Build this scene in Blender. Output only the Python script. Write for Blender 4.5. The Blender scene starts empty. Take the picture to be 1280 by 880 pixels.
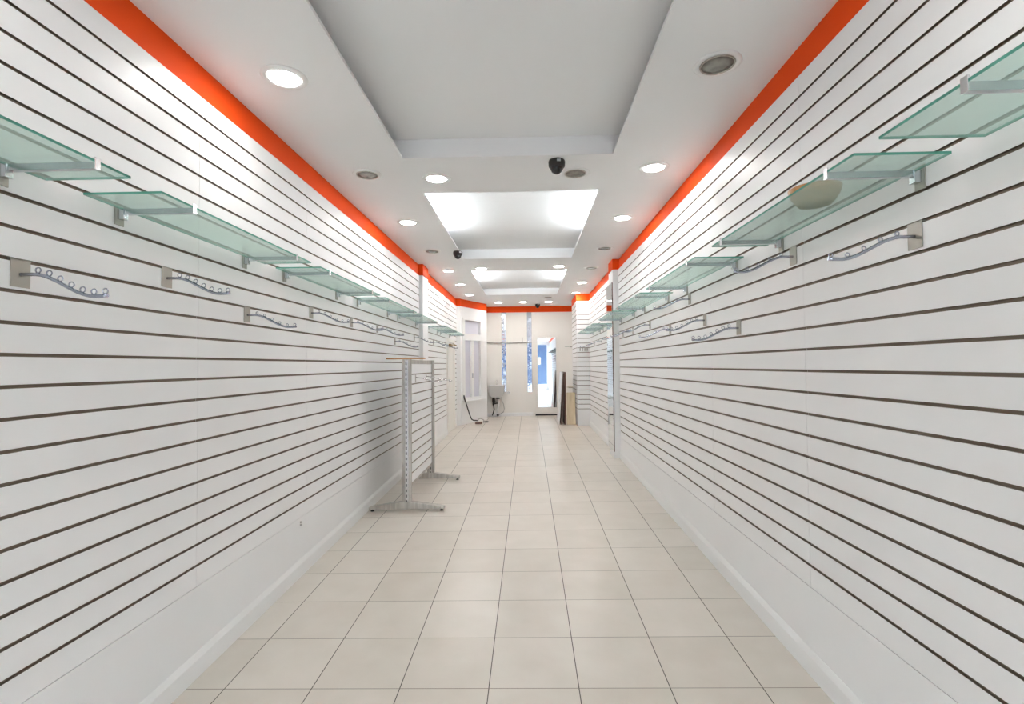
import bpy, bmesh, math, random
from mathutils import Vector, Matrix
random.seed(4)
C = bpy.context.scene.collection
H = 1.51                      # height of the camera; the numbers below are heights relative to it

# ------------------------------------------------------------ camera
YAW, PIT, ROL, FPX = .0329, .0266, -.0087, 628.28
cy, sy = math.cos(YAW), math.sin(YAW)
Fv = Vector((-sy*math.cos(PIT), cy*math.cos(PIT), math.sin(PIT)))
Rv = Vector((cy, sy, 0)); Uv = Rv.cross(Fv)
cr, sr = math.cos(ROL), math.sin(ROL)
R2 = Rv*cr + Uv*sr; U2 = Uv*cr - Rv*sr
cam_d = bpy.data.cameras.new('camera'); cam = bpy.data.objects.new('camera', cam_d); C.objects.link(cam)
cam.matrix_world = Matrix(((R2.x, U2.x, -Fv.x, 0), (R2.y, U2.y, -Fv.y, 0), (R2.z, U2.z, -Fv.z, H), (0, 0, 0, 1)))
cam_d.sensor_width = 36; cam_d.lens = 36*FPX/1280; cam_d.clip_start = .02
bpy.context.scene.camera = cam

# ------------------------------------------------------------ world, exposure
W = bpy.data.worlds.new('world'); bpy.context.scene.world = W; W.use_nodes = True
wn, wl = W.node_tree.nodes, W.node_tree.links
bg = wn['Background']; bg.inputs[1].default_value = .45
tc = wn.new('ShaderNodeTexCoord'); nz = wn.new('ShaderNodeTexNoise'); nz.inputs['Scale'].default_value = 5
rp = wn.new('ShaderNodeValToRGB'); rp.color_ramp.elements[0].color = (.10, .21, .50, 1); rp.color_ramp.elements[1].color = (.38, .58, 1, 1)
rp.color_ramp.elements[0].position = .38; rp.color_ramp.elements[1].position = .66
wl.new(tc.outputs['Generated'], nz.inputs['Vector']); wl.new(nz.outputs[0], rp.inputs[0]); # street and houses near the horizon are dim and blue, the sky above is bright and overcast
sz = wn.new('ShaderNodeSeparateXYZ'); wl.new(tc.outputs['Generated'], sz.inputs[0])
mr_ = wn.new('ShaderNodeMapRange'); mr_.inputs['From Min'].default_value = .10; mr_.inputs['From Max'].default_value = .22; wl.new(sz.outputs[2], mr_.inputs[0])
mxw = wn.new('ShaderNodeMix'); mxw.data_type = 'RGBA'; wl.new(mr_.outputs[0], mxw.inputs['Factor']); wl.new(rp.outputs[0], mxw.inputs[6]); mxw.inputs[7].default_value = (18, 19.5, 21.5, 1)
wl.new(mxw.outputs[2], bg.inputs[0])
vs = bpy.context.scene.view_settings
vs.view_transform = 'Standard'; vs.look = 'None'; vs.gamma = 1; vs.use_curve_mapping = False
vs.exposure = 1.52
LAMP, TUBE = 33.0, 44.0       # radiance of the downlight diffusers and of the cove tubes

# ------------------------------------------------------------ materials
def mat(name, col, rough=.5, metal=0, spec=.5, emit=None, es=0):
    m = bpy.data.materials.new(name); m.use_nodes = True
    b = m.node_tree.nodes['Principled BSDF']
    b.inputs['Base Color'].default_value = (*col, 1); b.inputs['Roughness'].default_value = rough
    b.inputs['Metallic'].default_value = metal; b.inputs['Specular IOR Level'].default_value = spec
    if emit: b.inputs['Emission Color'].default_value = (*emit, 1); b.inputs['Emission Strength'].default_value = es
    return m
def noisy(m, c1, c2, scale, detail=4, stretch=(1, 1, 1), lo=.35, hi=.65):
    n, l = m.node_tree.nodes, m.node_tree.links
    t = n.new('ShaderNodeTexCoord'); mp = n.new('ShaderNodeMapping'); mp.inputs['Scale'].default_value = stretch
    z = n.new('ShaderNodeTexNoise'); z.inputs['Scale'].default_value = scale; z.inputs['Detail'].default_value = detail
    r = n.new('ShaderNodeValToRGB'); r.color_ramp.elements[0].position = lo; r.color_ramp.elements[1].position = hi
    r.color_ramp.elements[0].color = (*c1, 1); r.color_ramp.elements[1].color = (*c2, 1)
    l.new(t.outputs['Object'], mp.inputs[0]); l.new(mp.outputs[0], z.inputs['Vector']); l.new(z.outputs[0], r.inputs[0])
    l.new(r.outputs[0], n['Principled BSDF'].inputs['Base Color'])
    return m
M = {}
M['panel'] = noisy(mat('panel_white', (.885, .885, .885), .40), (.875, .875, .875), (.895, .895, .895), 1.6)
M['insert'] = mat('slot_insert', (.21, .165, .125), .45, .5)
M['plaster'] = noisy(mat('plaster_white', (.88, .88, .88), .6), (.87, .87, .87), (.89, .89, .89), 2)
M['ceil'] = noisy(mat('ceiling_white', (.78, .77, .76), .8, spec=.2), (.90, .90, .905), (.915, .915, .92), 1.5)
M['cream'] = noisy(mat('cream_paint', (.80, .77, .71), .55), (.87, .845, .80), (.89, .865, .82), 1.5)
M['gloss'] = mat('gloss_white', (.87, .87, .865), .35)
M['orange'] = mat('orange_paint', (.86, .080, .006), .6, spec=.15)
M['chrome'] = mat('chrome', (.72, .72, .74), .16, 1)
M['steel'] = noisy(mat('brushed_steel', (.48, .45, .41), .34, .9), (.38, .355, .32), (.52, .49, .45), 40, stretch=(1, 1, .1))
M['arm'] = mat('bracket_chrome', (.58, .60, .63), .22, 1)
M['hook'] = mat('hook_chrome', (.42, .44, .52), .2, 1)
M['plate'] = mat('plate_steel', (.40, .385, .34), .42, .7)
M['dark'] = mat('dark_slot', (.02, .02, .022), .6)
M['mirror'] = mat('mirror', (.82, .86, .89), .02, 1)
M['mtile'] = mat('mirror_tile', (.60, .63, .70), .07, 1)
M['black'] = mat('black_plastic', (.012, .012, .014), .22)
M['blackm'] = mat('matte_black', (.02, .018, .018), .5)
M['label'] = mat('silver_label', (.6, .62, .65), .35, .3)
M['wood'] = noisy(mat('light_wood', (.5, .24, .09), .45), (.42, .20, .07), (.58, .30, .12), 9, stretch=(1, 8, 8))
M['brown'] = noisy(mat('brown_laminate', (.13, .06, .04), .45), (.09, .04, .03), (.19, .10, .07), 14, stretch=(6, 6, .6))
M['ply'] = noisy(mat('plywood', (.68, .57, .40), .6), (.62, .51, .34), (.74, .63, .46), 6, stretch=(3, 3, .4))
M['greyp'] = mat('grey_plastic', (.50, .49, .47), .45)
M['brass'] = mat('aged_brass', (.35, .22, .08), .4, .8)
M['lamp'] = mat('lit_diffuser', (.9, .9, .9), .5, emit=(1, .968, .925), es=LAMP)
M['tube'] = mat('fluorescent_tube', (.9, .9, .9), .5, emit=(.90, .96, 1), es=TUBE)
M['unlit'] = noisy(mat('unlit_lens', (.2, .19, .16), .18, .35), (.13, .125, .105), (.30, .28, .25), 14)
M['blind'] = mat('frosted_window', (.68, .68, .76), .4)
M['paper'] = mat('paper', (.85, .85, .85), .7)
M['asphalt'] = mat('asphalt', (.10, .10, .11), .9)

def glass_mat(name, tint, diff, amt, rough=.05):
    m = bpy.data.materials.new(name); m.use_nodes = True
    n, l = m.node_tree.nodes, m.node_tree.links; n.clear()
    o = n.new('ShaderNodeOutputMaterial'); t = n.new('ShaderNodeBsdfTransparent'); t.inputs[0].default_value = (*tint, 1)
    d = n.new('ShaderNodeBsdfTranslucent'); d.inputs[0].default_value = (*diff, 1)
    d2 = n.new('ShaderNodeBsdfDiffuse'); d2.inputs[0].default_value = (*diff, 1)
    g = n.new('ShaderNodeBsdfGlossy'); g.inputs['Roughness'].default_value = rough; g.inputs[0].default_value = (.9, .97, .95, 1)
    lw = n.new('ShaderNodeLayerWeight'); pw = n.new('ShaderNodeMath'); pw.operation = 'POWER'; l.new(lw.outputs['Facing'], pw.inputs[0]); pw.inputs[1].default_value = 5
    fr = n.new('ShaderNodeMath'); fr.operation = 'MULTIPLY_ADD'; l.new(pw.outputs[0], fr.inputs[0]); fr.inputs[1].default_value = .5; fr.inputs[2].default_value = .025
    md = n.new('ShaderNodeMixShader'); md.inputs[0].default_value = .5; l.new(d.outputs[0], md.inputs[1]); l.new(d2.outputs[0], md.inputs[2])
    ma = n.new('ShaderNodeMixShader'); ma.inputs[0].default_value = amt; l.new(t.outputs[0], ma.inputs[1]); l.new(md.outputs[0], ma.inputs[2])
    mf = n.new('ShaderNodeMixShader'); l.new(fr.outputs[0], mf.inputs[0]); l.new(ma.outputs[0], mf.inputs[1]); l.new(g.outputs[0], mf.inputs[2])
    l.new(mf.outputs[0], o.inputs[0])
    return m
M['glass'] = glass_mat('shelf_glass', (.83, .90, .875), (.58, .71, .665), .27, .22)
M['gedge'] = glass_mat('glass_edge', (.20, .50, .42), (.10, .34, .27), .75, .45)
M['pane'] = glass_mat('clear_pane', (.95, .98, .98), (.8, .8, .8), .01)

# floor tiles
TW, TX, TY = .4075, -.1945, 2.3122
m = mat('floor_tile', (.6, .55, .47), .28); M['tile'] = m
n, l = m.node_tree.nodes, m.node_tree.links; b = n['Principled BSDF']
t = n.new('ShaderNodeTexCoord'); sp = n.new('ShaderNodeSeparateXYZ'); l.new(t.outputs['Object'], sp.inputs[0])
def mth(op, a, v=None, w=None):
    q = n.new('ShaderNodeMath'); q.operation = op
    for i, s in enumerate((a, v, w)):
        if s is None: continue
        if isinstance(s, (int, float)): q.inputs[i].default_value = s
        else: l.new(s, q.inputs[i])
    return q.outputs[0]
def cell(out, off):
    a = mth('DIVIDE', mth('SUBTRACT', out, off), TW); r = mth('ROUND', a)
    return mth('MULTIPLY', mth('ABSOLUTE', mth('SUBTRACT', a, r)), TW), mth('FLOOR', a)
dx, ix = cell(sp.outputs[0], TX); dy, iy = cell(sp.outputs[1], TY)
gx = mth('LESS_THAN', dx, .0021); gy = mth('LESS_THAN', dy, .0016)
cmb = n.new('ShaderNodeCombineXYZ'); l.new(ix, cmb.inputs[0]); l.new(iy, cmb.inputs[1])
wh = n.new('ShaderNodeTexWhiteNoise'); wh.noise_dimensions = '3D'; l.new(cmb.outputs[0], wh.inputs[0])
z = n.new('ShaderNodeTexNoise'); z.inputs['Scale'].default_value = 5; z.inputs['Detail'].default_value = 5; l.new(t.outputs['Object'], z.inputs['Vector'])
fac = mth('ADD', mth('MULTIPLY', wh.outputs[0], .35), mth('MULTIPLY', z.outputs[0], .75))
r = n.new('ShaderNodeValToRGB'); r.color_ramp.elements[0].color = (.60, .545, .475, 1); r.color_ramp.elements[1].color = (.70, .645, .58, 1)
r.color_ramp.elements[0].position = .25; r.color_ramp.elements[1].position = .85; l.new(fac, r.inputs[0])
mx = n.new('ShaderNodeMix'); mx.data_type = 'RGBA'; l.new(gx, mx.inputs['Factor']); l.new(r.outputs[0], mx.inputs[6]); mx.inputs[7].default_value = (.07, .06, .05, 1)
mx2 = n.new('ShaderNodeMix'); mx2.data_type = 'RGBA'; l.new(gy, mx2.inputs['Factor']); l.new(mx.outputs[2], mx2.inputs[6]); mx2.inputs[7].default_value = (.17, .145, .115, 1)
l.new(mx2.outputs[2], b.inputs['Base Color'])
gr = mth('MAXIMUM', gx, gy); l.new(mth('MULTIPLY_ADD', gr, .5, .28), b.inputs['Roughness'])
bp = n.new('ShaderNodeBump'); bp.inputs['Strength'].default_value = .25; bp.inputs['Distance'].default_value = .002
l.new(mth('SUBTRACT', 1, gr), bp.inputs['Height']); l.new(bp.outputs[0], b.inputs['Normal'])

# ------------------------------------------------------------ mesh helpers
def box(bm, x0, x1, y0, y1, z0, z1, mi=0):
    v = [bm.verts.new(p) for p in ((x0, y0, z0), (x1, y0, z0), (x1, y1, z0), (x0, y1, z0), (x0, y0, z1), (x1, y0, z1), (x1, y1, z1), (x0, y1, z1))]
    fs = []
    for q in ((0, 3, 2, 1), (4, 5, 6, 7), (0, 1, 5, 4), (1, 2, 6, 5), (2, 3, 7, 6), (3, 0, 4, 7)):
        f = bm.faces.new([v[i] for i in q]); f.material_index = mi; fs.append(f)
    return fs
def prism(bm, pts, axis, a, b_, mi=0):
    """closed outline pts (2-D) extruded along axis from a to b_"""
    def P(p, s):
        return {'x': (s, p[0], p[1]), 'y': (p[0], s, p[1]), 'z': (p[0], p[1], s)}[axis]
    A = [bm.verts.new(P(p, a)) for p in pts]; B = [bm.verts.new(P(p, b_)) for p in pts]
    k = len(pts)
    f = bm.faces.new(A); f.material_index = mi
    f = bm.faces.new(B[::-1]); f.material_index = mi
    for i in range(k):
        f = bm.faces.new((A[i], B[i], B[(i+1) % k], A[(i+1) % k])); f.material_index = mi
def lathe(bm, prof, seg=24, c=(0, 0, 0), mi=0, smooth=True):
    """prof: (radius, z) list about the z axis"""
    rings = []
    for r_, z_ in prof:
        if r_ < 1e-6: rings.append([bm.verts.new((c[0], c[1], c[2]+z_))])
        else: rings.append([bm.verts.new((c[0]+r_*math.cos(2*math.pi*i/seg), c[1]+r_*math.sin(2*math.pi*i/seg), c[2]+z_)) for i in range(seg)])
    for A, B in zip(rings, rings[1:]):
        for i in range(seg):
            j = (i+1) % seg
            if len(A) == 1 and len(B) == 1: continue
            vs_ = (A[0], B[j], B[i]) if len(A) == 1 else ((A[i], A[j], B[0]) if len(B) == 1 else (A[i], A[j], B[j], B[i]))
            f = bm.faces.new(vs_); f.material_index = mi; f.smooth = smooth
def tube(bm, pts, r_, seg=10, mi=0, closed=False):
    pts = [Vector(p) for p in pts]; k = len(pts); rings = []
    up = Vector((0, 0, 1))
    for i, p in enumerate(pts):
        d = (pts[(i+1) % k]-pts[(i-1) % k]) if closed else (pts[min(i+1, k-1)]-pts[max(i-1, 0)])
        d.normalize(); a = up if abs(d.z) < .9 else Vector((1, 0, 0))
        if closed: a = (pts[0]-pts[k//2]).cross(pts[k//4]-pts[3*k//4]).normalized()
        s = d.cross(a).normalized(); t_ = s.cross(d)
        rr = r_[i] if isinstance(r_, (list, tuple)) else r_
        rings.append([bm.verts.new(p+s*rr*math.cos(2*math.pi*j/seg)+t_*rr*math.sin(2*math.pi*j/seg)) for j in range(seg)])
    for i in range(k if closed else k-1):
        A, B = rings[i], rings[(i+1) % k]
        for j in range(seg):
            f = bm.faces.new((A[j], A[(j+1) % seg], B[(j+1) % seg], B[j])); f.material_index = mi; f.smooth = True
    if not closed:
        bm.faces.new(rings[0][::-1]).material_index = mi; bm.faces.new(rings[-1]).material_index = mi
def obj(name, bm, mats, parent=None, loc=None, bevel=0):
    bmesh.ops.recalc_face_normals(bm, faces=bm.faces)
    me = bpy.data.meshes.new(name); bm.to_mesh(me); bm.free()
    for q in (mats if isinstance(mats, (list, tuple)) else [mats]): me.materials.append(M[q] if isinstance(q, str) else q)
    o = bpy.data.objects.new(name, me); C.objects.link(o)
    if parent is not None: o.parent = parent
    if loc is not None: o.location = loc
    if bevel:
        md = o.modifiers.new('bevel', 'BEVEL'); md.width = bevel; md.segments = 2; md.limit_method = 'ANGLE'
    return o
def B(): return bmesh.new()
def tag(o, label, cat, group=None):
    o['label'] = label; o['category'] = cat
    if group: o['group'] = group
    return o
def thing(name, label, cat, loc, rz=0, group=None):
    o = bpy.data.objects.new(name, None); C.objects.link(o); o.empty_display_size = .05
    o.location = (loc[0], loc[1], loc[2]+H); o.rotation_euler = (0, 0, rz)
    return tag(o, label, cat, group)
def struct(name, bm, mats, parent=None, rel=True, bevel=0):
    o = obj(name, bm, mats, parent, (0, 0, H) if parent is None else None, bevel)
    if parent is None: o['kind'] = 'structure'
    return o
def dup(root, loc, rz, label, group=None):
    def cp(o, par):
        c = o.copy(); C.objects.link(c)
        if par is not None: c.parent = par
        for ch in o.children: cp(ch, c)
        return c
    c = cp(root, None); c.location = (loc[0], loc[1], loc[2]+H); c.rotation_euler = (0, 0, rz)
    c['label'] = label
    if group: c['group'] = group
    return c
def fz(x, y): return -1.51+.0145*x+(.0218*y if y <= 7.3 else .0218*7.3+.0105*(y-7.3))

# ------------------------------------------------------------ shell
XL, XR, ZC, YF, YE = -1.6116, 1.2953, 1.516, -6.0, 12.9
# floor (it rises gently towards the back)
bm = B(); ys = [YF-.3, 7.3, YE+.3]
for a, c in zip(ys, ys[1:]):
    v = [bm.verts.new((x, y, fz(x, y))) for x, y in ((-1.8, a), (1.5, a), (1.5, c), (-1.8, c))]; bm.faces.new(v)
r_ = bmesh.ops.extrude_face_region(bm, geom=bm.faces[:])
bmesh.ops.translate(bm, vec=(0, 0, -.12), verts=[v for v in r_['geom'] if isinstance(v, bmesh.types.BMVert)])
struct('floor', bm, 'tile')

# ceiling with recessed trays
trays = [(-2.8, -.1), (.9, 3.6), (4.35, 7.08), (8.0, 10.74)]
TX0, TX1, RX0, RX1, RZ = -.905, .622, -1.10, .82, 1.652
bm = B()
box(bm, -1.8, TX0, YF-.2, YE+.2, ZC, ZC+.016); box(bm, TX1, 1.5, YF-.2, YE+.2, ZC, ZC+.016)
e = YF-.2
for a, c in trays:
    box(bm, TX0, TX1, e, a, ZC, ZC+.016); e = c
    box(bm, RX0-.02, RX1+.02, a-.02, c+.02, RZ, RZ+.02)
    box(bm, RX0-.02, RX0, a-.02, c+.02, ZC+.016, RZ); box(bm, RX1, RX1+.02, a-.02, c+.02, ZC+.016, RZ)
    box(bm, RX0, RX1, a-.02, a, ZC+.016, RZ); box(bm, RX0, RX1, c, c+.02, ZC+.016, RZ)
box(bm, TX0, TX1, e, YE+.2, ZC, ZC+.016)
struct('ceiling', bm, 'ceil')

# plaster walls behind the panels
bm = B()
box(bm, -1.80, XL-.019, YF-.2, 9.93, -1.66, ZC); box(bm, -1.80, XL-.019, 10.74, 11.25, -1.66, ZC); box(bm, -1.80, XL-.019, 9.93, 10.74, .49, ZC)
wall_left = struct('wall_left', bm, 'plaster')
bm = B(); box(bm, XR+.019, 1.5, YF-.2, YE+.2, -1.66, ZC)
wall_right = struct('wall_right', bm, 'plaster')
bm = B(); box(bm, -1.3, 1.5, YE, YE+.2, -1.5, ZC)
wall_back = struct('wall_back', bm, 'cream')
# shop front behind the camera: low wall, header and side piers
bm = B(); box(bm, -1.8, 1.5, YF-.2, YF, 1.36, ZC); box(bm, -1.8, .25, YF-.2, YF, -1.7, -1.25); box(bm, -1.8, -1.58, YF-.2, YF, -1.3, 1.4); box(bm, 1.22, 1.5, YF-.2, YF, -1.7, 1.4)
struct('wall_front', bm, 'plaster')

# panels: horizontal boards with open metal-lined slots every 10 cm
PR, SH, SD = .1, .0060, .0095
def slat_panel(parent, p0, u, nrm, length, z0, top, nslot=24, first=1):
    """p0 = start point on the face plane, u = direction along the wall, nrm = into the room"""
    bm = B(); u = Vector(u).normalized(); nrm = Vector(nrm).normalized(); p0 = Vector(p0)
    prof = [(-.018, z0, 0), (0, z0, 0)]
    for i in range(first, nslot):
        zz = z0+PR*i
        if zz > top-.02: break
        prof += [(0, zz-SH, 1), (-SD, zz-SH, 1), (-SD, zz+SH, 1), (0, zz+SH, 0)]
    prof += [(0, top, 0), (-.018, top, 0)]
    A = [bm.verts.new(p0+nrm*a+Vector((0, 0, z_))) for a, z_, _ in prof]
    D = [bm.verts.new(p0+u*length+nrm*a+Vector((0, 0, z_))) for a, z_, _ in prof]
    for i in range(len(prof)-1):
        f = bm.faces.new((A[i], D[i], D[i+1], A[i+1])); f.material_index = prof[i][2]
    bm.faces.new((A[-1], D[-1], D[0], A[0]))
    # end caps, one quad per board plus the thin back strip
    for S in (A, D):
        i = 0; k = (len(prof)-4)//4
        back = [S[0]]
        vb = [bm.verts.new(S[0].co+Vector((0, 0, 0)))]
        prev = S[0].co.z
        for j in range(k):
            q = S[2+4*j:6+4*j]
            lo = S[1] if j == 0 else S[1+4*j]
            a1 = bm.verts.new((S[0].co.x, S[0].co.y, prev)); a2 = bm.verts.new((S[0].co.x, S[0].co.y, q[0].co.z))
            bm.faces.new((a1, bm.verts.new(lo.co), bm.verts.new(q[0].co), a2)); 
            a3 = bm.verts.new((S[0].co.x, S[0].co.y, q[3].co.z))
            bm.faces.new((bm.verts.new(a2.co), bm.verts.new(q[1].co), bm.verts.new(q[2].co), a3)); prev = q[3].co.z
        a1 = bm.verts.new((S[0].co.x, S[0].co.y, prev))
        bm.faces.new((a1, bm.verts.new(S[-3].co) if k else bm.verts.new(S[1].co), bm.verts.new(S[-2].co), bm.verts.new(S[-1].co)))
    bmesh.ops.remove_doubles(bm, verts=bm.verts, dist=1e-5)
    return obj('slat_panel', bm, ['panel', 'insert'], parent)
ZPL, ZPR = -1.0534, -1.0373
def run(parent, X, sgn, y0, y1, z0, zt):
    y = y0; G = .0008
    while y < y1-.01:
        e_ = min(y+1.2, y1)
        if y1-e_ < .05: e_ = y1
        slat_panel(parent, (X, y+G, 0), (0, 1, 0), (sgn, 0, 0), e_-y-2*G, z0, zt)
        y = e_
# left wall: panels before and after the pillar, split by the side door
run(wall_left, XL, 1, -6.0, 7.38, ZPL, 1.3466)
run(wall_left, XL, 1, 7.76, 9.86, ZPL, 1.3466)
slat_panel(wall_left, (XL, 9.86, 0), (0, 1, 0), (1, 0, 0), .96, .5466, 1.3466, 24)
slat_panel(wall_left, (XL, 10.82, 0), (0, 1, 0), (1, 0, 0), .42, ZPL, 1.3466, 24)
run(wall_right, XR, -1, -6.0, 7.23, ZPR, 1.3627)
run(wall_right, XR, -1, 7.60, 10.74, ZPR, 1.3627)

# pillars
bm = B(); box(bm, -1.64, -1.558, 7.38, 7.76, -1.5, ZC); box(bm, -1.64, -1.548, 7.37, 7.77, -1.5, fz(-1.56, 7.4)+.12)
struct('wall_left_pillar', bm, 'plaster')
bm = B(); box(bm, 1.219, 1.33, 7.23, 7.60, -1.5, ZC); box(bm, 1.206, 1.33, 7.22, 7.61, -1.5, fz(1.2, 7.4)+.085)
struct('wall_right_pillar', bm, 'plaster')
bm = B(); box(bm, -1.80, -1.525, 11.24, 11.36, -1.5, ZC)
struct('wall_left_corner', bm, 'plaster')
# boxed-out column at the back right, clad in the same boards
bm = B(); box(bm, 1.048, 1.36, 10.77, 11.87, -1.5, ZC)
col = struct('wall_right_column', bm, 'plaster')
slat_panel(col, (1.031, 10.752, 0), (1, 0, 0), (0, -1, 0), .282, ZPR, 1.3627)
slat_panel(col, (1.030, 10.754, 0), (0, 1, 0), (-1, 0, 0), 1.116, ZPR, 1.3627)

# slanted window wall (back left)
WA, WB = Vector((-1.525, 11.30, 0)), Vector((-1.03, 12.33, 0))
wu = (WB-WA).normalized(); wnrm = Vector((wu.y, -wu.x, 0)); WLn = (WB-WA).length
def slab(bm, s0, s1, z0, z1, d0, d1, mi=0):
    """box on the slanted wall: s along it, d out of it"""
    P = [WA+wu*s+wnrm*d for s, d in ((s0, d0), (s1, d0), (s1, d1), (s0, d1))]
    prism(bm, [(p.x, p.y) for p in P], 'z', z0, z1, mi)
def s_at(px):   # position along the wall seen at picture column px (used once, to lay out the window)
    d = R2*((px-640)/FPX)+Fv; d = d+U2*(-(450-440)/FPX)
    a = Matrix(((d.x, -wu.x), (d.y, -wu.y))); q = a.inverted() @ Vector((WA.x, WA.y)); return q[1]
s1, s2, s3, s4, s5, s6 = [s_at(q) for q in (578.5, 581, 589.2, 592.3, 600.4, 602.5)]
zw = lambda y, s: (456.5-y)/FPX*((WA+wu*s).y)+.0
zb, zt_, zm1, zm2 = -.79, 1.10, .57, .80
bm = B()
slab(bm, 0, WLn, -1.5, zb, -.12, 0); slab(bm, 0, WLn, zt_, ZC, -.12, 0); slab(bm, 0, s1, zb, zt_, -.12, 0); slab(bm, s6, WLn, zb, zt_, -.12, 0)
v = [(-1.03, 12.33), (-1.07, 12.9), (-1.3, 12.9), (-1.15, 12.33)]
prism(bm, v, 'z', -1.5, ZC)
struct('wall_left_window_bay', bm, 'plaster')
bm = B()
slab(bm, s1, s2, zb, zt_, -.09, .012); slab(bm, s5, s6, zb, zt_, -.09, .012)
slab(bm, s2, s5, zt_-.05, zt_, -.09, .012); slab(bm, s2, s5, zm1+.02, zm2-.06, -.09, .012); slab(bm, s2, s5, zb, zb+.06, -.09, .012)
slab(bm, s3, s4, zb+.06, zm1+.02, -.09, .006)
win = struct('window_1', bm, 'gloss')
bm = B(); slab(bm, s1-.02, s6+.02, zb-.035, zb, -.02, .075); struct('window_sill', bm, 'gloss', win)
for a, c, d, e in ((s2, s3, zb+.06, zm1+.02), (s4, s5, zb+.06, zm1+.02), (s2, s5, zm2-.06, zt_-.05)):
    bm = B(); slab(bm, a, c, d, e, -.06, -.045); struct('frosted_pane', bm, 'blind', win)
bm = B(); slab(bm, s3+.012, s3+.03, -.28, -.17, .006, .03); struct('window_handle', bm, 'chrome', win)

# shop-front glazing behind the camera
bm = B()
for x in (-1.58, -.68, .22, 1.16): box(bm, x, x+.07, YF-.12, YF-.04, -1.65, 1.36)
box(bm, -1.58, 1.22, YF-.12, YF-.04, 1.28, 1.36); box(bm, -1.58, .25, YF-.12, YF-.04, -1.25, -1.17); box(bm, .25, 1.2, YF-.12, YF-.04, -1.65, -1.22)
w2 = struct('window_2', bm, 'gloss')
for a, c, d in ((-1.51, -.68, -1.17), (-.61, .22, -1.17), (.29, 1.16, -1.22)):
    bm = B(); box(bm, a, c, YF-.085, YF-.078, d, 1.28); struct('shop_pane', bm, 'pane', w2)
bm = B(); box(bm, -6, 6, -12, YF-.2, -1.78, -1.70); struct('floor_pavement', bm, 'asphalt')

# orange band under the ceiling
def band(bm, pts, z0, z1, th=.004):
    for (a, c) in zip(pts, pts[1:]):
        a, c = Vector(a), Vector(c); d = (c-a).normalized(); nn = Vector((d.y, -d.x))
        P = [a, c, c+nn*th, a+nn*th]; prism(bm, [tuple(p) for p in P], 'z', z0, z1)
def trim(k, pts, z0=1.355):
    bm = B(); band(bm, pts, z0, ZC-.0005); struct('trim_%d' % k, bm, 'orange')
trim(1, [(XL-.020, YF), (XL-.020, 7.38), (-1.558, 7.38), (-1.558, 7.76), (XL-.020, 7.76), (XL-.020, 11.24), (-1.525, 11.24), (-1.525, 11.30), (-1.03, 12.33), (-1.07, 12.896)], 1.3470)
trim(2, [(-1.07, YE), (1.5, YE)], 1.362)
trim(3, [(1.314, YE), (1.314, 11.872), (1.030, 11.872), (1.030, 10.752), (1.314, 10.752), (1.314, 7.60), (1.219, 7.60), (1.219, 7.23), (1.314, 7.23), (1.314, YF)], 1.3631)

# baseboards with a sloped top edge, following the rising floor
def baseboard(name, pts, side_out, h=.115, th=.012):
    bm = B()
    for a, c in zip(pts, pts[1:]):
        a3 = Vector((*a, 0)); c3 = Vector((*c, 0)); d = (c3-a3).normalized(); nn = Vector((d.y, -d.x, 0))*side_out
        rows_ = []
        for p in (a3, c3):
            f0 = fz(p.x, p.y)
            rows_.append([bm.verts.new((*(p+nn*o_).xy, f0+hh)) for o_, hh in ((0, -.03), (th, -.03), (th*.9, h-.03), (.002, h), (0, h))])
        k = 5
        for i in range(k): bm.faces.new((rows_[0][i], rows_[1][i], rows_[1][(i+1) % k], rows_[0][(i+1) % k]))
        bm.faces.new(rows_[0][::-1]); bm.faces.new(rows_[1])
    struct(name, bm, 'gloss')
# smooth wall strip between panels and baseboard
bm = B(); box(bm, XL-.019, XL+.0015, YF, 7.37, -1.7, ZPL-.002); box(bm, XL-.019, XL+.0015, 7.77, 9.86, -1.5, ZPL-.002); box(bm, XL-.019, XL+.0015, 10.82, 11.24, -1.5, ZPL-.002)
struct('kicker', bm, 'plaster', wall_left)
bm = B(); box(bm, XR-.0015, XR+.019, YF, 7.22, -1.7, ZPR-.002); box(bm, XR-.0015, XR+.019, 7.61, 10.75, -1.5, ZPR-.002)
struct('kicker', bm, 'plaster', wall_right)
bm = B(); box(bm, 1.037, 1.3, 10.758, 10.77, -1.5, ZPR-.0005); box(bm, 1.037, 1.048, 10.77, 11.87, -1.5, ZPR-.0005)
struct('kicker', bm, 'plaster', col)
baseboard('baseboard_left', [(XL+.001, YF), (XL+.001, 7.30), (XL+.001, 7.37)], 1, th=.014)
baseboard('baseboard_left_rear', [(XL+.001, 7.77), (XL+.001, 9.86)], 1, th=.014)
baseboard('baseboard_right', [(XR-.001, 7.22), (XR-.001, YF)], 1, th=.014)
baseboard('baseboard_right_rear', [(XR-.001, 10.75), (XR-.001, 7.61)], 1, th=.014)
baseboard('baseboard_back', [(-1.07, YE), (.10, YE)], 1, h=.09)
baseboard('baseboard_window', [(-1.525, 11.30), (-1.03, 12.33)], 1, h=.09)

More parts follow.
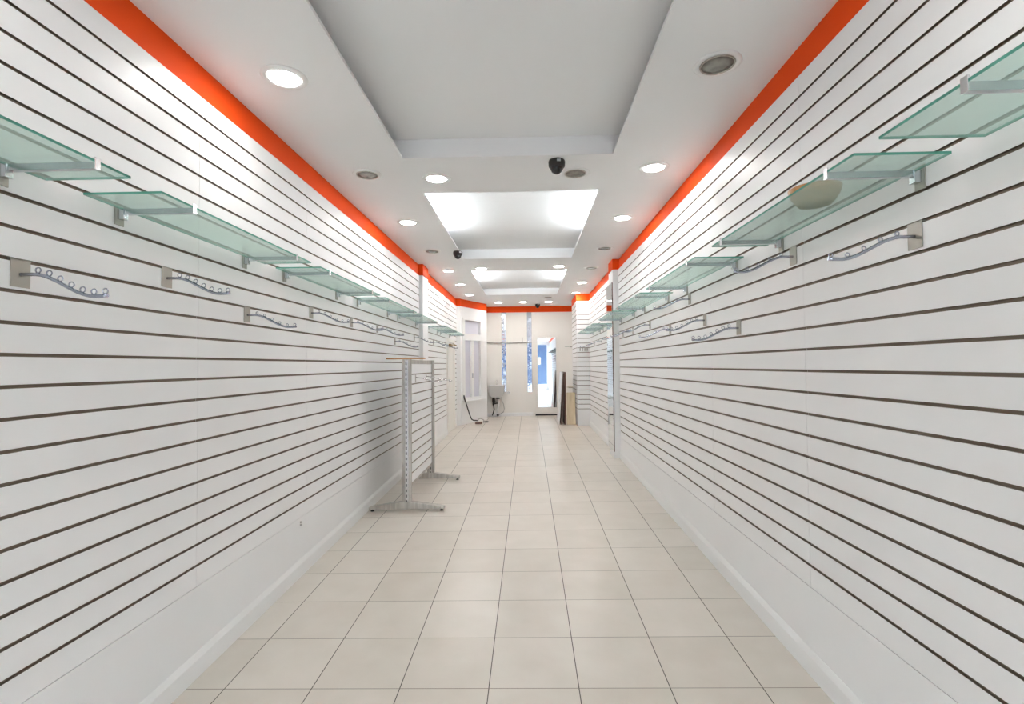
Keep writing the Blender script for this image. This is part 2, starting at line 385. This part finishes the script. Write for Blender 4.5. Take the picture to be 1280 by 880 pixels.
# side door in the left wall
bm = B(); fl0 = fz(-1.6, 10.3)-.03
box(bm, -1.72, XL+.025, 9.86, 9.93, fl0, .54); box(bm, -1.72, XL+.025, 10.74, 10.81, fl0, .54); box(bm, -1.72, XL+.025, 9.93, 10.74, .48, .54)
d1 = struct('door_1', bm, 'cream')
bm = B(); box(bm, -1.66, XL+.004, 9.94, 10.73, fl0+.04, .475)
for zz in ((-1.1, -.45), (-.3, .35)): box(bm, XL+.004, XL+.009, 10.05, 10.62, zz[0], zz[1])
lf = struct('door_leaf', bm, 'cream', d1)
bm = B(); box(bm, XL+.004, XL+.012, 9.99, 10.03, -.42, -.22); tube(bm, [(XL+.012, 10.01, -.3), (XL+.055, 10.01, -.3), (XL+.055, 10.12, -.3)], .009)
struct('door_handle', bm, 'chrome', d1)
bm = B(); box(bm, XL+.004, XL+.06, 10.0, 10.22, .38, .44); tube(bm, [(XL+.03, 10.04, .40), (XL+.14, 10.2, .42), (XL+.03, 10.44, .46)], .008)
struct('door_closer', bm, 'brass', d1)

# mirrored door in the back wall
bm = B()
box(bm, .115, .165, YE-.025, YE+.01, -1.30, .79); box(bm, .745, .80, YE-.025, YE+.01, -1.30, .79); box(bm, .165, .745, YE-.025, YE+.01, .735, .79)
d2 = struct('door_2', bm, 'cream')
bm = B(); box(bm, .17, .74, YE-.03, YE-.001, -1.245, .73); struct('door_leaf', bm, 'cream', d2)
bm = B(); box(bm, .232, .70, YE-.036, YE-.0305, -1.075, .70); struct('mirror_panel', bm, 'mirror', d2)
bm = B(); box(bm, .165, .745, YE-.012, YE-.001, -1.292, -1.25); struct('door_gap_shade', bm, 'dark', d2)  # near-black strip painted in as the shade of the gap under the leaf

# ------------------------------------------------------------ downlights
def downlight(lit):
    t_ = thing('ceiling_downlight', '', 'light', (0, 0, 0))
    bm = B(); lathe(bm, [(.085, 0), (.088, -.006), (.108, -.006), (.116, -.002), (.116, .0), (.085, 0)], 36); obj('trim_ring', bm, 'gloss', t_)
    bm = B(); lathe(bm, [(.077, -.003), (.079, -.009), (.084, -.009), (.086, -.004), (.077, -.003)], 36); obj('inner_ring', bm, 'steel' if not lit else 'gloss', t_)
    bm = B(); lathe(bm, [(0, -.008), (.05, -.007), (.078, -.004), (.078, 0), (0, 0)], 32); obj('diffuser', bm, 'lamp' if lit else 'unlit', t_)
    return t_
sides = {'l': 'above the left wall', 'r': 'above the right wall', 'm': 'beside the ceiling trays'}
LT = [  # x, y, lit, label
 (-1.262, 2.55, 1, 'nearest lit round downlight, large, beside the left orange band'),
 (-1.258, 3.89, 0, 'unlit grey downlight on the left, just left of a lit one by the first tray'),
 (-.73, 4.0, 1, 'lit downlight at the near left corner of the first glowing ceiling tray'),
 (-1.257, 5.22, 1, 'lit downlight left of the first glowing tray, in the row along the left wall'),
 (-1.26, 6.56, 0, 'unlit downlight in the left row, just left of the second black dome camera'),
 (-1.26, 7.93, 1, 'lit downlight in the left row, first beyond the left pillar corner'),
 (-1.26, 9.30, 1, 'lit downlight in the left row beside the second glowing tray'),
 (-1.25, 10.66, 1, 'farthest lit downlight of the left row, above the window bay'),
 (.97, 2.54, 0, 'nearest unlit round downlight, large grey lens, beside the right orange band'),
 (.977, 3.87, 1, 'lit downlight on the right, nearest lit one beside the right wall'),
 (.382, 3.95, 0, 'unlit downlight just behind the nearest black dome camera'),
 (.982, 5.19, 1, 'lit downlight right of the first glowing tray, in the row along the right wall'),
 (1.0, 6.54, 0, 'unlit downlight in the right row, in front of the right pillar'),
 (.995, 7.86, 0, 'unlit downlight in the right row, beside the right pillar top'),
 (.998, 9.26, 1, 'lit downlight in the right row beyond the pillar'),
 (1.01, 10.59, 1, 'lit downlight right above the clad column at the back right'),
 (-.722, 7.78, 1, 'lit downlight at the near left corner of the second glowing tray'),
 (.478, 7.70, 1, 'lit downlight at the near right corner of the second glowing tray'),
 (-.71, 12.03, 1, 'lit downlight by the back wall, leftmost of the last three'),
 (-.12, 12.01, 1, 'lit downlight by the back wall, middle of the last three'),
 (.487, 12.0, 1, 'lit downlight by the back wall, rightmost of the last three'),
 (.446, 11.2, 0, 'unlit downlight near the back wall, just before the rightmost lit one'),
 (-1.26, .9, 1, 'unseen fill downlight added overhead beside the camera on the left'),  # from here on: out-of-view lamps added to brighten the near walls
 (.97, .9, 1, 'unseen fill downlight added overhead beside the camera on the right'),
 (-1.26, -1.8, 1, 'unseen fill downlight added behind the camera on the left'),
 (.97, -1.8, 1, 'unseen fill downlight added behind the camera on the right'),
 (-1.26, -4.4, 1, 'unseen fill downlight added near the shop front on the left'),
 (.97, -4.4, 1, 'unseen fill downlight added near the shop front on the right'),
]
first = {}
for x, y, lit, lab in LT:
    p = (x, y, ZC)
    if lit not in first:
        o = first[lit] = downlight(lit); o.location = (x, y, ZC+H); o['label'] = lab; o['group'] = 'round ceiling downlights'
    else: dup(first[lit], p, 0, lab, 'round ceiling downlights')

# fluorescent battens hidden on the ledges of the two glowing trays; a third pair, unseen, is added as fill
k = 0; proto = None
for (ty, tn) in ((4.42, 'first glowing ceiling tray'), (8.08, 'second glowing ceiling tray'), (-2.2, 'tray behind the camera, added unseen as fill light')):
    for x, sd in ((-1.01, 'left'), (.73, 'right')):
        lab = 'fluorescent batten in the %s ledge of the %s' % (sd, tn)
        if proto is None:
            proto = thing('fluorescent_batten', lab, 'light', (x, ty, ZC+.016), 0, 'cove lights in the ceiling trays')
            bm = B(); box(bm, -.02, .02, 0, 1.5, 0, .028); obj('housing', bm, 'gloss', proto, bevel=.003)
            for yy in (.0, 1.48):
                bm = B(); box(bm, -.014, .014, yy, yy+.02, .028, .062); obj('tube_holder', bm, 'gloss', proto)
            bm = B(); tube(bm, [(0, .02, .045), (0, 1.48, .045)], .012, 12); obj('tube', bm, 'tube', proto)
        else: dup(proto, (x, ty, ZC+.016), 0, lab)

# dome cameras
bm = B(); dome = thing('dome_camera', 'nearest black dome camera, at the edge of the big unlit ceiling tray', 'security camera', (.222, 3.70, ZC), 0, 'black ceiling dome cameras')
lathe(bm, [(0, 0), (.058, 0), (.062, -.012), (.060, -.045), (.052, -.055), (0, -.055)], 28); obj('housing', bm, 'blackm', dome)
bm = B(); lathe(bm, [(.047, -.052), (.046, -.068), (.036, -.086), (.018, -.098), (0, -.101)], 28); obj('dome', bm, 'black', dome)
bm = B(); box(bm, -.002, .026, -.0635, -.058, -.028, -.012); obj('label_plate', bm, 'label', dome)
dup(dome, (-.925, 6.60, ZC), .5, 'black dome camera left of the first glowing tray')
dup(dome, (.235, 12.45, ZC), 0, 'farthest black dome camera, above the back wall')

# ------------------------------------------------------------ glass shelves
def shelf(side, y0, y1, brk, lab, grp, z=.632, base=None, depth=.29):
    """side L: out is +X"""
    X = XL if side == 'L' else XR; sg = 1 if side == 'L' else -1
    yc = (y0+y1)/2
    if base is None: t_ = thing('glass_shelf', lab, 'shelf', (X, yc, z), 0 if sg == 1 else math.pi, grp); 
    hl = (y1-y0)/2
    bm = B()
    for i, f in enumerate(box(bm, .012, .012+depth, -hl, hl, -.004, .004)): f.material_index = 0 if i < 2 else 1
    obj('glass_pane', bm, ['glass', 'gedge'], t_)
    for yb in brk:
        d = (yb-yc)*sg
        bm = B(); box(bm, .001, .006, d-.022, d+.022, -.068, .012)
        br = obj('bracket', bm, 'plate', t_, bevel=.0015)
        bm = B(); box(bm, .006, .304, d-.008, d+.008, -.026, -.005); box(bm, .006, .03, d-.012, d+.012, -.045, -.005)
        obj('bracket_arm', bm, 'arm', br)
        bm = B(); box(bm, .262+.042, .309, d-.010, d+.010, -.027, .010)
        obj('end_cap', bm, 'chrome', br, bevel=.001)
    return t_
GL, GR = 'glass shelves on the left wall', 'glass shelves on the right wall'
shelf('L', .35, 1.605, (.6, 1.47), 'nearest glass shelf on the left wall, cut by the picture edge', GL)
shelf('L', 1.745, 2.985, (1.915, 2.79), 'green glass shelf on the left wall, second from the camera', GL)
shelf('L', 3.125, 4.40, (3.26, 4.16), 'green glass shelf on the left wall, third from the camera', GL)
shelf('L', 4.56, 5.86, (4.68, 5.69), 'green glass shelf on the left wall, fourth from the camera', GL)
shelf('L', 6.0, 7.25, (6.14, 7.12), 'glass shelf on the left wall ending at the white pillar', GL)
shelf('L', 7.85, 8.93, (7.95, 8.80), 'glass shelf on the left wall just beyond the white pillar', GL)
shelf('L', 9.02, 10.30, (9.13, 10.15), 'glass shelf on the left wall above the side door', GL)
shelf('R', .2, 1.435, (.35, 1.15), 'nearest glass shelf on the right wall, cut by the picture edge', GR)
shelf('R', 1.545, 2.73, (1.68, 2.59), 'green glass shelf on the right wall holding a wooden bowl', GR)
shelf('R', 3.015, 4.25, (3.15, 4.12), 'green glass shelf on the right wall, third from the camera', GR)
shelf('R', 4.48, 5.74, (4.66, 5.61), 'green glass shelf on the right wall, fourth from the camera', GR)
shelf('R', 5.98, 7.16, (6.16, 7.0), 'glass shelf on the right wall ending at the pillar with the mirror', GR)
shelf('R', 7.80, 8.85, (7.95, 8.7), 'glass shelf on the right wall just beyond the pillar', GR)
shelf('R', 8.95, 10.20, (9.07, 9.96), 'glass shelf on the right wall, last before the clad column', GR)

# wooden bowl on the right-hand shelf
bm = B(); lathe(bm, [(0, 0), (.060, 0), (.070, .012), (.088, .038), (.096, .066), (.090, .066), (.083, .040), (.066, .018), (0, .010)], 36)
o = obj('wooden_bowl', bm, 'wood', None, (1.160, 2.05, .6362+H)); tag(o, 'orange-brown wooden bowl standing on the glass shelf at the right', 'bowl')

# little side shelves on the column
for (y, z, lab, mt) in ((12.02, .44, 'upper small ledge shelf sticking out behind the clad column', 'glass'), (11.80, -.52, 'lower small wooden ledge shelf on the side of the clad column', 'ply')):
    t_ = thing('ledge_shelf', lab, 'shelf', (1.030 if y < 11.87 else 1.314, y, z))
    bm = B(); L_ = .15 if y < 11.87 else .45
    prism(bm, [(0, -.07), (0, .07), (-L_+.03, .07), (-L_, .0), (-L_+.03, -.07)], 'z', -.006, .006); obj('board', bm, mt, t_)
    bm = B(); box(bm, -.006, -.001, -.03, .03, -.05, -.006); box(bm, -L_*.7, -.006, -.006, .006, -.02, -.006); obj('bracket', bm, 'steel', t_)

# ------------------------------------------------------------ faceout arms
def arm_curve(L_, drop, k=18):
    P = []
    for i in range(k+1):
        s = i/k; x = .004+L_*s
        if s < .15: z_ = 0
        elif s < .85: q = (s-.15)/.7; z_ = -drop*(q*q*(3-2*q))
        else: z_ = -drop+.002*((s-.85)/.15)**2
        P.append((x, 0, z_))
    return P
def faceout(nr, L_=.285, drop=.072, ring=.0085):
    t_ = thing('faceout_arm', '', 'display hook', (0, 0, 0))
    bm = B(); box(bm, .0012, .0042, -.031, .031, -.086, .004); box(bm, -.0068, .0042, -.033, .033, -.0015, .0035); obj('wall_plate', bm, 'plate', t_)
    P = arm_curve(L_, drop); bm = B(); tube(bm, [(x, 0, z_-.045) for x, _, z_ in P], .0058, 8); obj('arm', bm, 'hook', t_)
    for i in range(nr):
        s = .2+.77*i/(nr-1); j = s*18; a, c = P[int(j)], P[min(int(j)+1, 18)]; f = j-int(j)
        x = a[0]+(c[0]-a[0])*f; z_ = a[2]+(c[2]-a[2])*f-.045
        bm = B(); tube(bm, [(x+ring*math.cos(q*math.pi/7), 0, z_+.0058+ring+ring*math.sin(q*math.pi/7)) for q in range(14)],   .0021, 6, closed=True)
        obj('stop_ring', bm, 'hook', t_)
    return t_
def fz_slot(side, n_): return (ZPL if side == 'L' else ZPR)+PR*(n_+1)
FO = [  # side, y, slot, rings, label
 ('L', 1.535, 13, 7, 'nearest curved faceout arm with rings on the left wall, at the picture edge'),
 ('L', 2.18, 14, 7, 'curved faceout arm with rings on the left wall, below the second glass shelf'),
 ('L', 2.82, 13, 6, 'curved faceout arm on the left wall, third from the camera, one slot lower'),
 ('L', 3.67, 14, 6, 'curved faceout arm on the left wall under the third glass shelf'),
 ('L', 4.52, 14, 6, 'curved faceout arm on the left wall under the near end of the fourth glass shelf'),
 ('L', 5.30, 14, 6, 'curved faceout arm on the left wall under the far end of the fourth glass shelf'),
 ('L', 6.0, 13, 6, 'curved faceout arm on the left wall just above the wooden top of the rack'),
 ('L', 7.03, 14, 6, 'curved faceout arm on the left wall in front of the white pillar'),
 ('L', 8.45, 14, 6, 'curved faceout arm on the left wall, first beyond the white pillar'),
 ('L', 9.35, 14, 6, 'curved faceout arm on the left wall just before the side door'),
 ('R', 1.71, 14, 5, 'nearest curved faceout arm on the right wall, below the bowl shelf'),
 ('R', 2.48, 15, 5, 'curved faceout arm on the right wall with orange reflected in its plate'),
 ('R', 3.13, 12, 7, 'lowest curved faceout arm with upright rings on the right wall'),
 ('R', 3.72, 13, 7, 'curved faceout arm with upright rings on the right wall, second lowest'),
 ('R', 4.06, 15, 6, 'curved faceout arm on the right wall just below the third glass shelf'),
 ('R', 4.62, 13, 4, 'curved faceout arm on the right wall left of the upright-ringed pair'),
 ('R', 5.38, 14, 4, 'curved faceout arm on the right wall under the fourth glass shelf'),
 ('R', 6.26, 14, 4, 'curved faceout arm on the right wall, second before the pillar with the mirror'),
 ('R', 6.90, 14, 4, 'curved faceout arm on the right wall, last before the pillar with the mirror'),
 ('R', 8.9, 14, 4, 'curved faceout arm on the right wall, first beyond the pillar'),
 ('R', 9.9, 14, 4, 'curved faceout arm on the right wall, last before the clad column'),
]
fproto = {}
for side, y, sl, nr, lab in FO:
    X = XL if side == 'L' else XR; rz = 0 if side == 'L' else math.pi
    p = (X, y, fz_slot(side, sl)); g = 'faceout arms on the %s wall' % ('left' if side == 'L' else 'right')
    if nr not in fproto:
        o = fproto[nr] = faceout(nr, ring=.0085 if nr == 7 else .0065); o.location = (p[0], p[1], p[2]+H); o.rotation_euler = (0, 0, rz); o['label'] = lab; o['group'] = g
    else: dup(fproto[nr], p, rz, lab, g)
# short pegs on the column front
pg = None
for i, x in enumerate((1.10, 1.15, 1.20, 1.25)):
    lab = 'short wire peg on the front of the clad column, %s' % ('leftmost of four', 'second from left of four', 'third from left of four', 'rightmost of four')[i]
    if pg is None:
        pg = thing('wire_peg', lab, 'display hook', (x, 10.752, fz_slot('R', 13)-.03), 0, 'wire pegs on the clad column')
        bm = B(); box(bm, -.012, .012, -.004, -.0005, -.04, .02); obj('clip', bm, 'steel', pg)
        bm = B(); tube(bm, [(0, -.004, -.01), (0, -.12, -.01), (0, -.14, .015)], .003, 6); obj('peg', bm, 'chrome', pg)
    else: dup(pg, (x, 10.752, fz_slot('R', 13)-.03), 0, lab)

# ------------------------------------------------------------ freestanding slat rack
RX, RY0, RY1 = -1.207, 4.945, 6.155
rk = thing('display_rack', 'freestanding white slat rack with two slotted chrome posts on flat feet', 'display rack', (RX, 0, 0))
def post(y):
    f0 = fz(RX, y)+.02
    bm = B()
    for a, c in ((-.045, -.020), (.020, .045)): box(bm, a, c, y-.016, y+.016, f0, .07)
    box(bm, -.020, .020, y-.008, y+.008, f0, .07)
    p = obj('post', bm, 'steel', rk, bevel=.002)
    bm = B(); box(bm, -.016, .016, y-.0115, y-.0082, f0+.02, .066); st = obj('slotted_strip', bm, 'chrome', p)
    bm = B(); zz = f0+.06
    while zz < .04:
        for xx in (-.006,): box(bm, xx-.004, xx+.006, y-.0125, y-.0116, zz, zz+.026)
        zz += .052
    o_ = obj('slots', bm, 'dark', p)
    return p
post(RY0); post(RY1)
def foot(y, xa, xb):
    f0 = lambda x: fz(RX+x, y)
    bm = B(); prism(bm, [(xa, f0(xa)+.022), (xb, f0(xb)+.022), (xb, f0(xb)+.045), (.06, f0(0)+.092), (-.06, f0(0)+.092), (xa, f0(xa)+.045)], 'y', y-.030, y+.030)
    ft = obj('foot', bm, 'steel', rk, bevel=.004)
    for xx in (xa+.03, xb-.03):
        bm = B(); lathe(bm, [(0, 0), (.018, 0), (.018, .008), (.006, .010), (.006, .03), (0, .03)], 14, (xx, y, f0(xx))); obj('leveller', bm, 'blackm', ft)
foot(RY0, -.375, .37); foot(RY1, -.36, .355)
pn = B(); z0 = -1.18
prof = [(-.010, z0)]
bm = pn
def two_sided(bm, y0, y1, z0, z1, off):
    pr_ = [(.0, z0)]
    half = []
    half.append((.012, z0, 0)); zz = off
    while zz < z1-.02:
        if zz > z0+.02: half += [(.012, zz-SH, 1), (.006, zz-SH, 1), (.006, zz+SH, 1), (.012, zz+SH, 0)]
        zz += PR
    half.append((.012, z1, 0))
    loop = [(x, z_, m_) for x, z_, m_ in half]+[(-x, z_, m_) for x, z_, m_ in reversed([(h[0], h[1], 0) for h in half])]
    # materials on the mirrored side
    mats_ = [h[2] for h in half[:-1]]+[0]+[h[2] for h in half[:-1]][::-1]+[0]
    A = [bm.verts.new((x, y0, z_)) for x, z_, _ in loop]; D = [bm.verts.new((x, y1, z_)) for x, z_, _ in loop]
    k_ = len(loop)
    for i in range(k_):
        f = bm.faces.new((A[i], D[i], D[(i+1) % k_], A[(i+1) % k_])); f.material_index = mats_[i]
    bm.faces.new(A[::-1]); bm.faces.new(D)
two_sided(bm, RY0+.02, RY1-.02, z0, .022, -1.083)
obj('slat_board', bm, ['panel', 'insert'], rk)
bm = B(); box(bm, -.016, .016, RY0+.018, RY1-.018, .024, .066); obj('top_rail', bm, 'steel', rk, bevel=.002)
bm = B(); box(bm, -.016, .016, RY0+.018, RY1-.018, z0-.028, z0-.001); obj('bottom_rail', bm, 'steel', rk, bevel=.002)
bm = B(); prism(bm, [(-.20, -.03), (-.19, -.045), (.17, -.045), (.18, -.03), (.18, .03), (.17, .045), (-.19, .045), (-.20, .03)], 'z', .0708, .084)
o = obj('rack_top_board', bm, 'wood', None, (RX, RY0, H)); tag(o, 'narrow wooden board lying across the near post of the rack', 'board')
# straight arms hanging on the rack
a1 = thing('wire_hook', 'nearer bent wire arm on the right face of the freestanding rack', 'display hook', (RX+.012, 5.27, -.083), 0, 'arms on the freestanding rack')
bm = B(); box(bm, .0008, .004, -.014, .014, -.088, .004); obj('wall_plate', bm, 'steel', a1)
bm = B(); tube(bm, [(.004, 0, -.035), (.08, 0, -.045), (.18, 0, -.075), (.25, 0, -.082), (.285, 0, -.078)], .005, 8); obj('arm', bm, 'chrome', a1)
dup(a1, (RX+.012, 5.82, -.083), 0, 'farther bent wire arm on the right face of the freestanding rack')

# ------------------------------------------------------------ mirror on the right pillar
mr = thing('tall_mirror', 'tall narrow brown-edged mirror fixed to the side of the right pillar', 'mirror', (1.218, 7.49, 0))
fb = fz(1.2, 7.4)+.088
bm = B(); box(bm, -.012, -.0005, -.245, .235, fb, 1.18); obj('backing_board', bm, 'brown', mr)
bm = B(); box(bm, -.0165, -.0125, -.240, .230, fb+.004, 1.175); obj('mirror_glass', bm, 'mirror', mr)

# ------------------------------------------------------------ back wall: mirror-tile strips, ledge rail, basin
for cx, zlo, lab in ((-.632, -.68, 'tall strip of small mirror tiles on the back wall, left one above the basin'), (.025, -.69, 'tall strip of small mirror tiles on the back wall, right one beside the door')):
    t_ = thing('mirror_strip', lab, 'mirror', (cx, YE, 0), 0, 'mirror tile strips on the back wall')
    bm = B(); box(bm, -.058, .058, -.008, -.0005, zlo, 1.36); obj('backing', bm, 'greyp', t_)
    bm = B(); zz = zlo+.004
    rr = random.Random(int(cx*100))
    while zz < 1.345:
        for c_ in range(3):
            x0 = -.055+c_*.037; a = rr.uniform(-.0006, .0006); e_ = rr.uniform(-.0006, .0006)
            v = [bm.verts.new(q) for q in ((x0, -.0105+a-e_*.3, zz), (x0+.035, -.0105-a-e_*.3, zz), (x0+.035, -.0105-a+e_*.3, zz+.034), (x0, -.0105+a+e_*.3, zz+.034))]
            bm.faces.new(v)
        zz += .037
    obj('mirror_tiles', bm, 'mtile', t_)
t_ = thing('wall_rail', 'thin grey ledge rail running across the back wall', 'rail', (0, YE, .585))
bm = B(); box(bm, -1.06, -.70, -.035, -.0005, -.010, .010); box(bm, -.70, -.57, -.035, -.020, -.010, .010); box(bm, -.57, -.04, -.035, -.0005, -.010, .010); box(bm, -.04, .085, -.035, -.020, -.010, .010); obj('rail', bm, 'steel', t_)
bm = B(); box(bm, -.158, -.148, -.02, -.001, .01, .13); obj('upright', bm, 'steel', t_)

bs = thing('wash_basin', 'small grey wall-hung wash basin in the back left corner', 'basin', (-.82, YE, -.50))
bm = B(); w = .19
prof = [(-w, 0), (w, 0), (w, -.20), (w-.03, -.27), (w-.08, -.305), (-w+.08, -.305), (-w+.03, -.27), (-w, -.20)]
prism(bm, prof, 'y', -.27, -.013)
for f in list(bm.faces):
    if abs(f.normal.z) > .9 and f.calc_center_median().z > -.01: pass
obj('bowl', bm, 'greyp', bs, bevel=.012)
bm = B(); prism(bm, [(-w+.03, -.24), (w-.03, -.24), (w-.03, -.05), (-w+.03, -.05)], 'z', .0005, .006); obj('inner_rim', bm, 'gloss', bs)
bm = B(); tube(bm, [(0, -.03, .001), (0, -.03, .09), (0, -.06, .12), (0, -.11, .12), (0, -.13, .10)], .011, 10); obj('tap', bm, 'chrome', bs)
bm = B(); tube(bm, [(-.08, -.12, -.31), (-.08, -.12, -.36), (-.075, -.10, -.42), (-.09, -.06, -.50)], [.03, .04, .045, .025], 10); tube(bm, [(-.09, -.06, -.50), (-.07, -.05, -.62), (-.10, -.04, -.72), (-.12, -.03, -.775)], .014, 8); obj('black_trap', bm, 'blackm', bs)
bm = B(); lathe(bm, [(0, 0), (.05, 0), (.05, -.03), (0, -.03)], 16, (.03, -.12, -.315)); tube(bm, [(-.06, -.08, -.47), (.02, -.07, -.46), (.07, -.07, -.50)], .016, 8); obj('fittings', bm, 'blackm', bs)
bm = B(); tube(bm, [(.12, -.10, -.30), (.135, -.10, -.40), (.17, -.09, -.48), (.19, -.08, -.60), (.17, -.07, -.68), (.10, -.06, -.73), (.03, -.05, -.762)], .010, 8); obj('waste_hose', bm, 'greyp', bs)
bm = B(); tube(bm, [(.04, -.10, -.33), (.05, -.08, -.48), (.02, -.06, -.60), (.0, -.04, -.70)], .028, 10); obj('white_pipe', bm, 'gloss', bs)
bm = B(); lathe(bm, [(0, 0), (.032, 0), (.032, .03), (0, .03)], 14, (.02, -.05, -.780)); obj('pipe_collar', bm, 'blackm', bs)
t_ = thing('socket', 'small white wall socket right of the wash basin', 'socket', (-.52, YE, -.70))
bm = B(); box(bm, -.05, .05, -.012, -.0005, -.04, .04); obj('face_plate', bm, 'gloss', t_, bevel=.003)
bm = B(); box(bm, -.02, -.012, -.0135, -.0122, -.01, .01); box(bm, .012, .02, -.0135, -.0122, -.01, .01); box(bm, -.004, .004, -.0135, -.0122, .012, .026); obj('pin_holes', bm, 'dark', t_)
t_ = thing('pipe_outlet', 'tiny capped pipe outlet on the left wall below the boards', 'outlet', (XL-.006, 3.50, -1.085))
bm = B(); box(bm, .0005, .006, -.018, .018, -.035, .025); obj('face_plate', bm, 'gloss', t_, bevel=.002)
bm = B(); tube(bm, [(.006, 0, .0), (.02, 0, .0)], .007, 8); tube(bm, [(.006, 0, -.02), (.02, 0, -.02)], .007, 8); obj('valve', bm, 'greyp', t_)

# ------------------------------------------------------------ leaning boards
def lean_board(name, lab, cat, xb, xt, y, d, hgt, th, mt, parts=None):
    zb_ = fz(xb, y); t_ = thing(name, lab, cat, (xb, y, zb_))
    ang = math.atan2(xt-xb, hgt)
    bm = B(); box(bm, -th/2, th/2, 0, d, .003, hgt/math.cos(ang))
    o_ = obj('board' if not parts else parts, bm, mt, t_, bevel=.002); o_.rotation_euler = (0, ang, 0)
    return t_
lean_board('white_board', 'white-faced panel leaning in front of the clad column, left of the brown plank', 'board', .655, .735, 11.05, .75, 1.145, .022, 'gloss')
lean_board('brown_plank', 'dark brown plank leaning between the white board and the upright brown plank', 'board', .705, .762, 11.0, .72, 1.12, .022, 'brown')
lean_board('brown_plank', 'dark brown plank standing upright in front of the clad column', 'board', .785, .790, 10.98, .72, 1.145, .030, 'brown')
ps = thing('plywood_sheet', 'tan plywood sheet standing between the brown plank and the clad column', 'board', (.915, 10.98, fz(.915, 10.98)))
bm = B(); box(bm, -.095, .095, 0, .012, .003, .70); o = obj('board', bm, 'ply', ps, bevel=.002); o.rotation_euler = (-.12, 0, 0)

# ------------------------------------------------------------ vacuum wand on the floor
vb = fz(-1.30, 11.45)
vc = thing('vacuum_wand', 'black vacuum wand leaning on the window wall with its floor head', 'cleaning tool', (-1.30, 11.45, vb))
bm = B(); tube(bm, [(-.162, -.165, .66), (-.150, -.15, .58), (-.125, -.125, .50)], [.014, .019, .014], 8); tube(bm, [(-.125, -.125, .50), (-.05, -.05, .22), (-.01, -.01, .11), (.03, -.005, .085), (.13, .0, .075)], .013, 8); obj('wand', bm, 'blackm', vc)
bm = B(); box(bm, .07, .23, -.03, .06, .002, .04); obj('floor_head', bm, 'brown', vc, bevel=.01)
bm = B(); box(bm, .23, .35, .22, .28, .002, .034); obj('brush_head', bm, 'blackm', vc, bevel=.008)
bm = B(); tube(bm, [(.13, .0, .075), (.15, .03, .11), (.20, .05, .12), (.26, .07, .08), (.27, .10, .03), (.26, .20, .014), (.27, .23, .014)], .010, 8); obj('hose', bm, 'greyp', vc)

# notice on the shop door behind the camera (seen in the mirrored door)
bm = B(); box(bm, .56, .76, YF-.077, YF-.0755, .03, .50)
o = obj('paper_notice', bm, 'paper', None, (0, 0, H)); tag(o, 'white paper notice on the shop door glass, seen in the mirror', 'notice')
